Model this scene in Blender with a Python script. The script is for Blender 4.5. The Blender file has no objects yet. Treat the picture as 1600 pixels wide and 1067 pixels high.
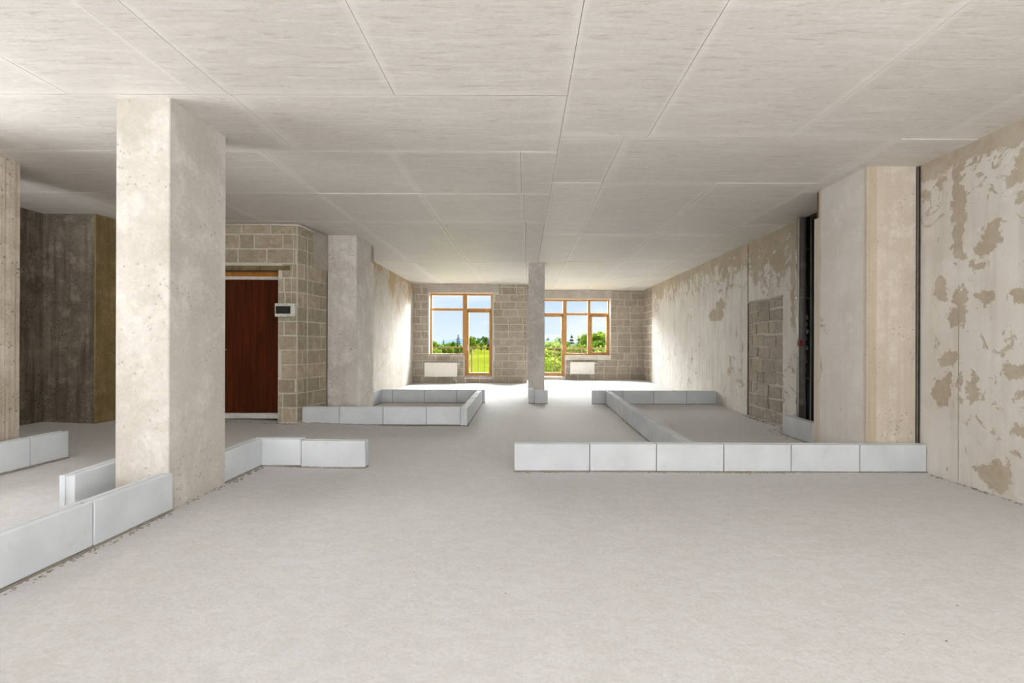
import bpy, bmesh, math, random
from mathutils import Vector, Matrix

C = bpy.context.scene.collection
SC = bpy.context.scene
random.seed(7)

# ------------------------------------------------------------------ camera, sky, sun, daylight, added fill lamps, exposure
CAM_H, CEIL = 1.15, 2.81
cam_d = bpy.data.cameras.new('camera'); cam = bpy.data.objects.new('camera', cam_d); C.objects.link(cam)
cam_d.sensor_width = 36.0; cam_d.lens = 750 / 1600 * 36
cam_d.shift_x = -18 / 1600; cam_d.shift_y = 4.5 / 1600
cam_d.clip_start = 0.05; cam_d.clip_end = 4000
cam.location = (0, 0, CAM_H); cam.rotation_euler = (math.radians(90), math.radians(-0.18), 0)
SC.camera = cam

def lin(c):
    return tuple(((v / 255) / 12.92 if v / 255 <= .04045 else ((v / 255 + .055) / 1.055) ** 2.4) for v in c) + (1.0,)

world = bpy.data.worlds.new('sky'); SC.world = world; world.use_nodes = True
wn = world.node_tree; wn.nodes.clear()
def wnode(t, **k):
    n = wn.nodes.new(t)
    for a, b in k.items(): setattr(n, a, b)
    return n
w_out = wnode('ShaderNodeOutputWorld'); w_bg = wnode('ShaderNodeBackground'); w_bg.inputs['Strength'].default_value = 1.02
w_tc = wnode('ShaderNodeTexCoord'); w_sep = wnode('ShaderNodeSeparateXYZ')
wn.links.new(w_tc.outputs['Generated'], w_sep.inputs[0])
w_ramp = wnode('ShaderNodeValToRGB')
w_ramp.color_ramp.elements[0].position = 0.0; w_ramp.color_ramp.elements[0].color = lin((226, 236, 246))
w_ramp.color_ramp.elements[1].position = 0.6; w_ramp.color_ramp.elements[1].color = lin((150, 190, 230))
e = w_ramp.color_ramp.elements.new(0.12); e.color = lin((190, 214, 240))
wn.links.new(w_sep.outputs['Z'], w_ramp.inputs[0])
w_map = wnode('ShaderNodeMapping'); w_map.inputs['Scale'].default_value = (1, 1, 3.2)
wn.links.new(w_tc.outputs['Generated'], w_map.inputs[0])
w_no = wnode('ShaderNodeTexNoise'); w_no.inputs['Scale'].default_value = 5.5; w_no.inputs['Detail'].default_value = 6
wn.links.new(w_map.outputs[0], w_no.inputs['Vector'])
w_cr = wnode('ShaderNodeValToRGB'); w_cr.color_ramp.elements[0].position = .44; w_cr.color_ramp.elements[1].position = .68
wn.links.new(w_no.outputs[0], w_cr.inputs[0])
w_mix = wnode('ShaderNodeMixRGB'); w_mix.inputs['Color2'].default_value = lin((240, 243, 247))
wn.links.new(w_cr.outputs[0], w_mix.inputs['Fac']); wn.links.new(w_ramp.outputs[0], w_mix.inputs['Color1'])
wn.links.new(w_mix.outputs[0], w_bg.inputs['Color']); wn.links.new(w_bg.outputs[0], w_out.inputs[0])

# hazy sun beyond the far windows, to the right
sun_d = bpy.data.lights.new('sun', 'SUN'); sun_d.energy = 21.0; sun_d.angle = math.radians(70); sun_d.color = (1.0, .97, .93)
sun = bpy.data.objects.new('sun', sun_d); C.objects.link(sun)
sun.rotation_euler = Vector((0.16, 1.0, 0.45)).to_track_quat('Z', 'Y').to_euler()

# daylight at the windows in the rear wall, behind the camera
REAR_Y = -7.0
REAR_WINDOWS = [(-1.9, .2), (1.1, 3.2)]
for (a, b) in REAR_WINDOWS:
    l = bpy.data.lights.new('rear_window_daylight', 'AREA'); l.shape = 'RECTANGLE'
    l.size = b - a; l.size_y = 2.2; l.energy = 345 * (b - a) / 1.9; l.color = (.925, .965, 1.0)
    o = bpy.data.objects.new('rear_window_daylight', l); C.objects.link(o)
    o.location = ((a + b) / 2, REAR_Y - .12, 1.45); o.rotation_euler = (math.radians(158), 0, 0)
# unseen fill lamps added above the balconies to boost daylight at the far windows
for (xc, y_, w_, en) in ((-1.62, 13.95, 2.0, 720), (1.54, 15.35, 2.6, 1450)):
    l = bpy.data.lights.new('far_window_fill', 'AREA'); l.shape = 'RECTANGLE'; l.size = w_; l.size_y = .9; l.energy = en * w_ / 2.2; l.color = (.93, .965, 1.0)
    o = bpy.data.objects.new('far_window_fill', l); C.objects.link(o)
    o.location = (xc, y_ + .1, 3.12); o.rotation_euler = (math.radians(-52), 0, 0)
# added fill lamps at invented wall openings left and right, out of view
LEFT_FILL_OPENINGS = [(-3.6, -1.6), (1.3, 3.1)]; RIGHT_FILL_OPENINGS = [(-5.4, -3.4), (-2.4, -.6)]
for x_, ws, en, sgn in ((-6.30, LEFT_FILL_OPENINGS, 190, -1), (3.80, RIGHT_FILL_OPENINGS, 240, 1)):
    for (a, b) in ws:
        l = bpy.data.lights.new('side_fill_light', 'AREA'); l.shape = 'RECTANGLE'
        l.size = b - a; l.size_y = 2.0; l.energy = en * (b - a) / 2 * (.45 if x_ < 0 and a < 0 else 1.12 if x_ < 0 else 1); l.color = (.925, .965, 1.0)
        o = bpy.data.objects.new('side_fill_light', l); C.objects.link(o)
        o.location = (x_, (a + b) / 2, 1.5); o.rotation_euler = (math.radians(140), 0, math.radians(90) * sgn)

vs = SC.view_settings
vs.view_transform = 'Standard'; vs.look = 'None'; vs.gamma = 1.0; vs.use_curve_mapping = False
vs.exposure = 0.2

# ------------------------------------------------------------------ materials
class NT:
    def __init__(s, name):
        s.m = bpy.data.materials.new(name); s.m.use_nodes = True
        s.t = s.m.node_tree; s.b = s.t.nodes['Principled BSDF']
    def n(s, typ, ins=None, **k):
        x = s.t.nodes.new(typ)
        for a, b in k.items(): setattr(x, a, b)
        for a, b in (ins or {}).items():
            if isinstance(b, bpy.types.NodeSocket): s.t.links.new(b, x.inputs[a])
            else: x.inputs[a].default_value = b
        return x
    def link(s, a, b): s.t.links.new(a, b)
    def pos(s, scale=(1, 1, 1), loc=(0, 0, 0), obj=False):
        src = s.n('ShaderNodeTexCoord').outputs['Object'] if obj else s.n('ShaderNodeNewGeometry').outputs['Position']
        return s.n('ShaderNodeMapping', {'Vector': src, 'Scale': scale, 'Location': loc}).outputs[0]
    def noise(s, vec, scale, detail=5, rough=.55, dist=0):
        return s.n('ShaderNodeTexNoise', {'Vector': vec, 'Scale': scale, 'Detail': detail, 'Roughness': rough, 'Distortion': dist}).outputs[0]
    def ramp(s, fac, a, b, ca=(0, 0, 0, 1), cb=(1, 1, 1, 1)):
        r = s.n('ShaderNodeValToRGB', {'Fac': fac}); e = r.color_ramp.elements
        e[0].position = a; e[1].position = b; e[0].color = ca; e[1].color = cb
        return r.outputs[0]
    def mix(s, f, a, b, mode='MIX'):
        return s.n('ShaderNodeMixRGB', {'Fac': f, 'Color1': a, 'Color2': b}, blend_type=mode).outputs[0]
    def math(s, op, a, b=0.0, clamp=False):
        return s.n('ShaderNodeMath', {0: a, 1: b}, operation=op, use_clamp=clamp).outputs[0]
    def bump(s, h, strength=.3, dist=.01, normal=None):
        ins = {'Height': h, 'Strength': strength, 'Distance': dist}
        if normal is not None: ins['Normal'] = normal
        return s.n('ShaderNodeBump', ins).outputs[0]
    def done(s, col, rough=.85, normal=None, spec=.3):
        if isinstance(col, bpy.types.NodeSocket): s.link(col, s.b.inputs['Base Color'])
        else: s.b.inputs['Base Color'].default_value = col
        s.b.inputs['Roughness'].default_value = rough
        s.b.inputs['Specular IOR Level'].default_value = spec
        if normal is not None: s.link(normal, s.b.inputs['Normal'])
        return s.m

def concrete(name, mid, dark, light, scale=1.0, bump=.25, streak=0.0, streak_scale=(6, 6, .5), pits=0.0, rough=.85, spec=.3,
             rand=0.0, stain=None, stain_range=(.56, .6), stain_scale=1.5, tops=None, contrast=(.40, .62), stretch=(1, 1, 1)):
    t = NT(name); p = t.pos(stretch)
    a = t.noise(p, 1.3 * scale, 9, .70, .12)
    col = t.ramp(a, contrast[0], contrast[1], lin(dark), lin(mid))
    b = t.noise(t.pos(stretch, (5, 3, 1)), 3.6 * scale, 9, .72, .15)
    col = t.mix(t.ramp(b, .50, .66), col, lin(light))
    f = t.noise(t.pos(stretch), 30 * scale, 8, .78)
    col = t.mix(.42, col, t.mix(t.ramp(f, .3, .7), lin(dark), lin(light)), 'OVERLAY' if False else 'MIX')
    if streak:
        s_ = t.noise(t.pos(streak_scale), 1.6, 6, .6)
        col = t.mix(t.math('MULTIPLY', t.ramp(s_, .48, .66), streak), col, lin(dark))
    if stain:
        sn = t.noise(t.pos((1, 1, 1), (2, 7, 4)), stain_scale, 7, .62, .7)
        if tops:   # more bare concrete towards the ceiling, a band of washed-off render
            z = t.n('ShaderNodeSeparateXYZ', {0: t.n('ShaderNodeNewGeometry').outputs['Position']}).outputs[2]
            up = t.n('ShaderNodeMapRange', {0: z, 1: tops[0], 2: tops[1], 3: 0.0, 4: tops[2]}).outputs[0]
            sn = t.math('ADD', sn, up)
        col = t.mix(t.ramp(sn, stain_range[0], stain_range[1]), col, lin(stain))
    h = t.math('ADD', t.math('MULTIPLY', f, .6), t.math('MULTIPLY', b, .8))
    if pits:
        v = t.n('ShaderNodeTexVoronoi', {'Vector': t.pos(), 'Scale': 22.0}).outputs['Distance']
        pm = t.math('MULTIPLY', t.ramp(t.math('ADD', v, t.math('MULTIPLY', t.math('SUBTRACT', f, .5), .3)), .12, .22, (1, 1, 1, 1), (0, 0, 0, 1)), t.ramp(t.noise(t.pos(), 3, 3), .44, .56))
        col = t.mix(t.math('MULTIPLY', pm, pits), col, lin(tuple(int(v * .62) for v in dark)))
        h = t.math('SUBTRACT', h, pm)
    if rand:
        r = t.n('ShaderNodeObjectInfo').outputs['Random']
        v = t.n('ShaderNodeMapRange', {0: r, 1: 0.0, 2: 1.0, 3: 1 - rand, 4: 1 + rand * .7}).outputs[0]
        col = t.n('ShaderNodeHueSaturation', {'Value': v, 'Color': col, 'Saturation': 1.0}).outputs[0]
    return t.done(col, rough, t.bump(h, bump, .012), spec)

def plain(name, rgb, rough=.6, metal=0.0, spec=.4, noise=.06):
    t = NT(name); n = t.noise(t.pos(), 14, 5)
    d = tuple(max(0, int(v * (1 - noise * 2))) for v in rgb)
    col = t.ramp(n, .3, .7, lin(d), lin(rgb))
    t.b.inputs['Metallic'].default_value = metal
    return t.done(col, rough, t.bump(n, .08, .004), spec)

M = {}
M['floor'] = None
t = NT('screed_floor'); p = t.pos()
a = t.noise(p, .9, 8, .7, .3); b = t.noise(t.pos((1, 1.6, 1), (3, 9, 0)), 9, 9, .72, .6); f = t.noise(p, 55, 8, .8)
col = t.ramp(a, .36, .64, lin((204, 201, 200)), lin((213, 212, 212)))
col = t.mix(t.math('MULTIPLY', t.ramp(b, .45, .8), .3), col, lin((227, 227, 229)))
col = t.mix(t.math('MULTIPLY', t.ramp(b, .5, .25), .3), col, lin((180, 170, 158)))
sp = t.noise(t.pos((1, 1, 1), (8, 2, 0)), 70, 4, .7)
col = t.mix(t.math('MULTIPLY', t.ramp(sp, .64, .70), .5), col, lin((140, 130, 120)))
g = t.ramp(f, .3, .7, lin((192, 191, 192)), lin((233, 233, 235)))
col = t.mix(.45, col, g)
v1 = t.noise(t.pos((1, 1, 1), (1, 4, 0)), 9, 6, .7, 1.5)
h = t.math('ADD', t.math('MULTIPLY', f, .5), t.math('MULTIPLY', v1, 1.0))
M['floor'] = t.done(col, .8, t.bump(h, .5, .012), .25)

t = NT('formwork_concrete_ceiling')
a = t.noise(t.pos((.6, 1.3, 1)), .9, 8, .66, .4); b = t.noise(t.pos((1.1, 9, 1), (4, 1, 0)), 1.6, 8, .68, .9); c_ = t.noise(t.pos((3, 26, 1), (1, 6, 0)), 1.5, 7, .7, .5); f = t.noise(t.pos(), 34, 7, .75)
col = t.ramp(a, .36, .64, lin((206, 199, 190)), lin((222, 217, 210)))
col = t.mix(t.math('MULTIPLY', t.ramp(b, .52, .72), .55), col, lin((236, 231, 224)))
col = t.mix(t.math('MULTIPLY', t.ramp(b, .46, .30), .55), col, lin((190, 180, 168)))
col = t.mix(t.math('MULTIPLY', t.ramp(c_, .56, .70), .38), col, lin((176, 164, 150)))
col = t.mix(t.math('MULTIPLY', t.ramp(c_, .42, .30), .40), col, lin((240, 236, 230)))
col = t.mix(.22, col, t.ramp(f, .3, .7, lin((186, 177, 166)), lin((240, 236, 230))))
# cement slurry smeared pale along the joints between the formwork sheets
ge = t.n('ShaderNodeSeparateXYZ', {0: t.n('ShaderNodeTexCoord').outputs['Generated']})
ex = t.math('MINIMUM', ge.outputs[0], t.math('SUBTRACT', 1.0, ge.outputs[0])); ey = t.math('MINIMUM', ge.outputs[1], t.math('SUBTRACT', 1.0, ge.outputs[1]))
ed = t.math('ADD', t.math('MINIMUM', ex, ey), t.math('MULTIPLY', t.math('SUBTRACT', t.noise(t.pos((2, 2, 1), (5, 5, 5)), 2.2, 7, .7), .5), .09))
col = t.mix(t.math('MULTIPLY', t.ramp(ed, .012, .05, (1, 1, 1, 1), (0, 0, 0, 1)), .42), col, lin((240, 235, 228)))
r = t.n('ShaderNodeObjectInfo').outputs['Random']
v = t.n('ShaderNodeMapRange', {0: r, 1: 0.0, 2: 1.0, 3: .965, 4: 1.02}).outputs[0]
col = t.n('ShaderNodeHueSaturation', {'Value': v, 'Color': col}).outputs[0]
M['ceiling'] = t.done(col, .46, t.bump(t.math('ADD', t.math('MULTIPLY', b, .8), t.math('ADD', t.math('MULTIPLY', c_, .6), t.math('MULTIPLY', f, .3))), .22, .012), .4)
M['ceil_gap'] = plain('ceiling_seam_concrete', (112, 100, 88), .9)
M['col_light'] = concrete('pale_rendered_concrete', (199, 192, 183), (174, 166, 155), (217, 211, 203), 1.0, .35, .25, (3, 3, .5), pits=.35)
M['col_grey'] = concrete('grey_cast_concrete', (209, 203, 195), (180, 172, 162), (224, 219, 212), 1.3, .22, .35, (7, 7, .6), pits=.8)
M['col_ribbed'] = concrete('board_marked_concrete', (204, 192, 174), (166, 150, 130), (222, 213, 199), 1.5, .5, .6, (22, 22, .5), pits=.8)
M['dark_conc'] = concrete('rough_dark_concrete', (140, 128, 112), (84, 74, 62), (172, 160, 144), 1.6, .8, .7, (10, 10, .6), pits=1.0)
M['olive_conc'] = concrete('olive_stained_concrete', (150, 128, 88), (118, 98, 64), (176, 156, 118), 1.4, .35, .5, (10, 10, .5), pits=.5)
M['far_left'] = concrete('streaky_plaster', (194, 188, 180), (170, 161, 148), (210, 205, 198), 1.0, .2, .5, (5, 5, .8), stain=(172, 150, 118), stain_range=(.60, .70), stain_scale=1.8, tops=(1.7, 2.8, .20))
M['mortar'] = concrete('pale_mortar', (204, 196, 184), (186, 177, 163), (220, 213, 203), 4, .5)
M['cmu'] = concrete('hollow_concrete_block', (168, 156, 141), (144, 132, 116), (187, 177, 163), 3.0, .55, rand=.13, pits=.4)
M['cmu_door'] = concrete('tan_concrete_block', (176, 163, 142), (148, 134, 112), (196, 184, 164), 3.0, .55, rand=.14, pits=.4)
M['cmu_patch'] = concrete('crumbly_concrete_block', (176, 165, 149), (148, 136, 119), (198, 188, 174), 4.0, .8, rand=.12, pits=.6)
M['lintel'] = concrete('lintel_concrete', (184, 176, 166), (164, 155, 143), (200, 193, 183), 2, .25, pits=.4)
M['render_patch'] = concrete('smooth_grey_render', (176, 168, 155), (150, 139, 122), (190, 183, 172), 2, .2)
M['pier_band'] = concrete('beige_pier_concrete', (205, 194, 180), (186, 172, 154), (218, 209, 197), 1.6, .25, .5, (9, 9, .25), pits=.5)
M['pier_band'].name = 'beige_pier_concrete'
def stripe(m, axis, c, w, rgb, amt):
    t = NT.__new__(NT); t.m = m; t.t = m.node_tree; t.b = t.t.nodes['Principled BSDF']
    x = t.n('ShaderNodeSeparateXYZ', {0: t.n('ShaderNodeNewGeometry').outputs['Position']}).outputs[axis]
    wob = t.math('MULTIPLY', t.math('SUBTRACT', t.noise(t.pos((1, 1, 1), (3, 3, 3)), 4, 6, .7), .5), .035)
    d = t.math('ABSOLUTE', t.math('SUBTRACT', t.math('ADD', x, wob), c))
    k = t.math('MULTIPLY', t.ramp(d, w * .7, w * 1.1, (1, 1, 1, 1), (0, 0, 0, 1)), t.ramp(t.noise(t.pos((40, 40, .6)), 1.2, 6, .7), .25, .6))
    src = t.b.inputs['Base Color'].links[0].from_socket
    t.link(t.mix(t.math('MULTIPLY', k, amt), src, lin(rgb)), t.b.inputs['Base Color'])
stripe(M['pier_band'], 0, 3.215, .05, (176, 158, 132), .75)
M['pier_side'] = concrete('smoothed_pier_render', (228, 222, 214), (212, 203, 192), (236, 231, 226), 1.2, .2, .3, (6, 6, .3), stain=(180, 160, 132), stain_range=(.66, .72), stain_scale=2.2)
stripe(M['pier_side'], 1, 5.22, .10, (186, 164, 134), .7); stripe(M['pier_side'], 1, 4.45, .03, (186, 164, 134), .5)
M['reveal'] = concrete('window_reveal_plaster', (218, 210, 199), (196, 186, 172), (232, 226, 218), 3, .2)
t = NT('gypsum_block'); f = t.noise(t.pos(), 3.0, 6); g2 = t.noise(t.pos((1, 1, 1), (4, 4, 4)), 40, 4)
col = t.ramp(f, .35, .68, lin((198, 201, 204)), lin((212, 215, 218)))
z = t.n('ShaderNodeTexCoord').outputs['Object']
dn = t.noise(t.pos((1, 1, 1), (9, 1, 2)), 6, 7, .7)
col = t.mix(t.math('MULTIPLY', t.ramp(dn, .58, .70), .35), col, lin((186, 178, 168)))
r = t.n('ShaderNodeObjectInfo').outputs['Random']
v = t.n('ShaderNodeMapRange', {0: r, 1: 0.0, 2: 1.0, 3: .955, 4: 1.025}).outputs[0]
col = t.n('ShaderNodeHueSaturation', {'Value': v, 'Color': col}).outputs[0]
M['block'] = t.done(col, .75, t.bump(g2, .08, .004), .3)
M['dust'] = concrete('grey_mortar_bed', (158, 149, 138), (128, 118, 106), (186, 178, 168), 9, .9)

# peeling right-hand wall: spots where the thin render has come off, centre (y, z) and half sizes in metres
SPOTS = [(4.359, 2.51, 0.049, 0.052), (4.215, 2.549, 0.039, 0.051), (4.026, 2.615, 0.053, 0.129), (4.032, 2.429, 0.053, 0.161), (4.032, 2.161, 0.059, 0.183), (4.032, 1.972, 0.053, 0.097), (3.792, 2.712, 0.105, 0.071), (3.967, 2.726, 0.092, 0.042), (3.519, 2.515, 0.045, 0.07), (3.528, 2.227, 0.045, 0.052), (3.555, 2.406, 0.092, 0.047), (3.724, 2.019, 0.081, 0.099), (3.802, 1.926, 0.084, 0.051), (3.877, 1.807, 0.088, 0.036), (4.199, 1.637, 0.064, 0.101), (3.813, 1.526, 0.064, 0.066), (3.528, 1.512, 0.068, 0.085), (4.026, 1.563, 0.065, 0.081), (4.032, 1.397, 0.071, 0.086), (4.129, 1.034, 0.081, 0.077), (4.199, 0.736, 0.09, 0.146), (4.148, 0.807, 0.075, 0.122), (4.02, 0.844, 0.035, 0.054), (4.002, 0.707, 0.023, 0.037), (3.883, 0.813, 0.05, 0.135), (3.578, 0.978, 0.084, 0.062), (3.519, 0.521, 0.036, 0.056), (3.67, 0.137, 0.093, 0.117), (3.75, 0.14, 0.082, 0.07), (3.867, 0.16, 0.044, 0.031), (4.401, 2.693, 0.064, 0.047), (3.9, 2.741, 0.078, 0.036)]
def peeling(name, spots, near):
    t = NT(name); P = t.n('ShaderNodeNewGeometry').outputs['Position']
    sx = t.n('ShaderNodeSeparateXYZ', {0: P}); y, z = sx.outputs[1], sx.outputs[2]
    a = t.noise(t.pos(), 1.3, 7, .62, .5); b = t.noise(t.pos((1, 1, 1), (2, 5, 3)), 4, 8, .65, .5); f = t.noise(t.pos(), 30, 6, .7)
    col = t.ramp(a, .34, .66, lin((212, 204, 193)) if near else lin((208, 203, 195)), lin((224, 218, 209)) if near else lin((222, 218, 212)))
    col = t.mix(t.math('MULTIPLY', t.ramp(b, .52, .7), .7), col, lin((228, 223, 216)))
    drip = t.noise(t.pos((5, 5, .5)), 1.7, 6, .6)
    col = t.mix(t.math('MULTIPLY', t.ramp(drip, .5, .66), .25 if near else .45), col, lin((180, 166, 145)))
    # ragged edge: warp the coordinates
    wy = t.math('MULTIPLY', t.math('SUBTRACT', t.noise(t.pos((1, 1, 1), (7, 0, 0)), 7, 6, .7), .5), .30)
    wz = t.math('MULTIPLY', t.math('SUBTRACT', t.noise(t.pos((1, 1, 1), (0, 7, 0)), 7, 6, .7), .5), .30)
    yy = t.math('ADD', y, wy); zz = t.math('ADD', z, wz)
    best = None
    for (cy, cz, ry, rz) in spots:
        dy = t.math('DIVIDE', t.math('SUBTRACT', yy, cy), ry); dz = t.math('DIVIDE', t.math('SUBTRACT', zz, cz), rz)
        d = t.math('ADD', t.math('MULTIPLY', dy, dy), t.math('MULTIPLY', dz, dz))
        best = d if best is None else t.math('MINIMUM', best, d)
    mask = t.ramp(t.math('MULTIPLY', best, .5), .46, .52, (1, 1, 1, 1), (0, 0, 0, 1)) if best is not None else None
    # loose flecks, denser towards the ceiling
    fl = t.noise(t.pos((1, 1, 1), (1, 8, 6)), 6.5 if near else 4.2, 8, .70, 1.0)
    lo = t.noise(t.pos((1, 1, 1), (6, 2, 9)), .9, 3, .5)
    up = t.n('ShaderNodeMapRange', {0: z, 1: 1.9, 2: 2.75, 3: 0.0, 4: .05 if near else .16}).outputs[0]
    fs = t.math('ADD', t.math('ADD', fl, up), t.math('MULTIPLY', t.math('SUBTRACT', lo, .5), .35))
    m2 = t.ramp(fs, .615, .63)
    if not near:
        dr = t.noise(t.pos((1, 4.5, .7), (3, 1, 2)), 1.9, 6, .65, .4)
        m3 = t.ramp(t.math('ADD', dr, t.n('ShaderNodeMapRange', {0: z, 1: 2.1, 2: 2.8, 3: -.06, 4: .22}).outputs[0]), .62, .66)
        m2 = t.math('MAXIMUM', m2, t.math('MULTIPLY', m3, .9))
    top = t.ramp(t.math('ADD', z, t.math('MULTIPLY', t.math('SUBTRACT', b, .5), .35)), 0, 1)
    band = t.n('ShaderNodeMapRange', {0: t.math('ADD', z, t.math('MULTIPLY', t.math('SUBTRACT', b, .5), .5)), 1: 2.66, 2: 2.69, 3: 0.0, 4: 1.0}).outputs[0]
    m2 = t.math('MAXIMUM', m2, band)
    if mask is not None: m2 = t.math('MAXIMUM', m2, mask)
    bare = t.mix(t.ramp(f, .3, .7), lin((166, 150, 126)), lin((184, 170, 148)))
    bare = t.mix(t.ramp(b, .45, .7), bare, lin((194, 182, 162)))
    col = t.mix(t.math('MULTIPLY', m2, .88), col, bare)
    h = t.math('SUBTRACT', t.math('ADD', t.math('MULTIPLY', f, .35), t.math('MULTIPLY', b, .5)), t.math('MULTIPLY', m2, .5))
    return t.done(col, .85, t.bump(h, .4, .012), .25)
M['peel_near'] = peeling('peeling_render_wall', SPOTS, True)
M['peel_far'] = peeling('washed_render_wall', [(7.55, 2.35, .10, .30), (9.1, 1.72, .35, .12), (8.9, 1.9, .2, .1), (6.9, 2.35, .2, .16), (6.5, 2.2, .06, .9)], False)

def wood(name, a, b, scale=(18, 18, .8), rough=.45, dist=1.0):
    t = NT(name); g = t.noise(t.pos(scale), 1.3, 7, .62, dist); g2 = t.noise(t.pos((scale[0] * 4, scale[1] * 4, scale[2])), 2.2, 5, .6)
    col = t.mix(.4, t.ramp(g, .3, .68, lin(a), lin(b)), t.ramp(g2, .3, .7, lin(a), lin(b)))
    return t.done(col, rough, t.bump(g2, .06, .002), .4)
M['door_wood'] = wood('dark_mahogany_door', (26, 10, 3), (98, 42, 12), rough=.7)
M['door_wood'].node_tree.nodes['Principled BSDF'].inputs['Specular IOR Level'].default_value = .12
M['frame_wood'] = wood('honey_brown_frame', (150, 104, 50), (196, 150, 88), (9, 9, 9), .4)
M['amber'] = wood('amber_foam_and_wood', (130, 72, 14), (200, 130, 40), (12, 12, 12), .6)
M['white_plastic'] = plain('white_plastic', (222, 218, 210), .4)
M['white_enamel'] = plain('white_enamel', (226, 220, 211), .35, noise=.02)
M['cable'] = plain('white_cable_sheath', (216, 206, 190), .5)
M['black_glass'] = plain('smoked_cover', (30, 34, 34), .15, spec=.6)
M['pipe'] = plain('grey_sewer_plastic', (122, 119, 118), .35)
M['pipe_dark'] = plain('black_pipe_insulation', (26, 25, 25), .5)
M['metal'] = plain('galvanised_steel', (150, 146, 138), .35, .9)
M['rail'] = plain('painted_railing_steel', (74, 50, 34), .5, .2)
M['red'] = plain('red_valve_paint', (140, 36, 34), .4)
M['foil'] = plain('crumpled_foil', (190, 190, 190), .3, .9)
M['wood_raw'] = concrete('dusty_formwork_timber', (132, 112, 82), (96, 78, 52), (164, 146, 116), 4, .4, .6, (20, 20, 1))
t = NT('window_glass')
tr = t.n('ShaderNodeBsdfTransparent', {'Color': (.97, .985, .98, 1)}); gl = t.n('ShaderNodeBsdfGlossy', {'Roughness': .02})
fr = t.n('ShaderNodeFresnel', {'IOR': 1.12}); mx = t.n('ShaderNodeMixShader', {0: fr.outputs[0], 1: tr.outputs[0], 2: gl.outputs[0]})
t.link(mx.outputs[0], t.t.nodes['Material Output'].inputs[0]); M['glass'] = t.m
def leafmat(name, a, b):
    t = NT(name); n = t.noise(t.pos(), 2.2, 5, .7)
    r = t.n('ShaderNodeObjectInfo').outputs['Random']
    v = t.n('ShaderNodeMapRange', {0: r, 1: 0.0, 2: 1.0, 3: .85, 4: 1.15}).outputs[0]
    col = t.n('ShaderNodeHueSaturation', {'Value': v, 'Color': t.ramp(n, .35, .65, lin(a), lin(b))}).outputs[0]
    d = t.n('ShaderNodeBsdfDiffuse', {'Color': col}); tl = t.n('ShaderNodeBsdfTranslucent', {'Color': col})
    mx = t.n('ShaderNodeMixShader', {0: .5, 1: d.outputs[0], 2: tl.outputs[0]})
    t.link(mx.outputs[0], t.t.nodes['Material Output'].inputs[0])
    return t.m
M['leaf_dark'] = leafmat('spruce_needles', (62, 84, 34), (104, 128, 56))
M['leaf_light'] = leafmat('birch_leaves', (120, 148, 44), (170, 188, 76))
M['leaf_mid'] = leafmat('broad_leaves', (84, 114, 36), (134, 158, 62))
M['bark'] = plain('grey_bark', (110, 98, 82), .9)
t = NT('meadow_grass'); n1 = t.noise(t.pos(), .05, 6, .6); n2 = t.noise(t.pos(), 1.2, 6, .7)
M['meadow'] = t.done(t.mix(.5, t.ramp(n1, .4, .6, lin((104, 118, 24)), lin((138, 144, 42))), t.ramp(n2, .3, .7, lin((92, 108, 22)), lin((146, 148, 50)))), 1.0, None, 0.0)
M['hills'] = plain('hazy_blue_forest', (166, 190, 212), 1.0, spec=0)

# ------------------------------------------------------------------ mesh helpers
def fz(x, y):
    left = .03 * min(max(-x - 1.7, 0), 4.5)
    far = .08 * min(max((y - 7) / 6, 0), 1)
    return max(left, far)

def box(bm, x0, x1, y0, y1, z0, z1):
    vs_ = [bm.verts.new((x, y, z)) for x in (x0, x1) for y in (y0, y1) for z in (z0, z1)]
    for f in ((0, 1, 3, 2), (4, 6, 7, 5), (0, 4, 5, 1), (2, 3, 7, 6), (0, 2, 6, 4), (1, 5, 7, 3)):
        bm.faces.new([vs_[i] for i in f])
    return vs_

def tube(bm, pts, r, seg=10, cap=True):
    rings = []
    pts = [Vector(p) for p in pts]
    for i, p in enumerate(pts):
        d = (pts[min(i + 1, len(pts) - 1)] - pts[max(i - 1, 0)]).normalized()
        up = Vector((0, 0, 1)) if abs(d.z) < .9 else Vector((1, 0, 0))
        a = d.cross(up).normalized(); b = d.cross(a).normalized()
        rr = r[i] if isinstance(r, (list, tuple)) else r
        rings.append([bm.verts.new(p + (a * math.cos(k * 2 * math.pi / seg) + b * math.sin(k * 2 * math.pi / seg)) * rr) for k in range(seg)])
    for i in range(len(rings) - 1):
        for k in range(seg):
            bm.faces.new((rings[i][k], rings[i][(k + 1) % seg], rings[i + 1][(k + 1) % seg], rings[i + 1][k]))
    if cap:
        bm.faces.new(rings[0][::-1]); bm.faces.new(rings[-1])

def mesh_of(bm, name, mats, bevel=0, smooth=False):
    if bevel: bmesh.ops.bevel(bm, geom=bm.edges[:], offset=bevel, segments=1, affect='EDGES')
    bmesh.ops.recalc_face_normals(bm, faces=bm.faces)
    me = bpy.data.meshes.new(name); bm.to_mesh(me); bm.free()
    for m in (mats if isinstance(mats, (list, tuple)) else [mats]): me.materials.append(m)
    if smooth:
        for p in me.polygons: p.use_smooth = True
    return me

def obj(name, src, mat=None, parent=None, loc=None, rot=0, bevel=0, smooth=False):
    me = mesh_of(src, name, mat, bevel, smooth) if isinstance(src, bmesh.types.BMesh) else src
    o = bpy.data.objects.new(name, me); C.objects.link(o)
    if parent is not None: o.parent = parent
    if loc is not None: o.location = loc
    if rot: o.rotation_euler = (0, 0, rot)
    return o

def tag(o, label=None, cat=None, group=None, kind=None):
    if label: o['label'] = label
    if cat: o['category'] = cat
    if group: o['group'] = group
    if kind: o['kind'] = kind
    return o

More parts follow.
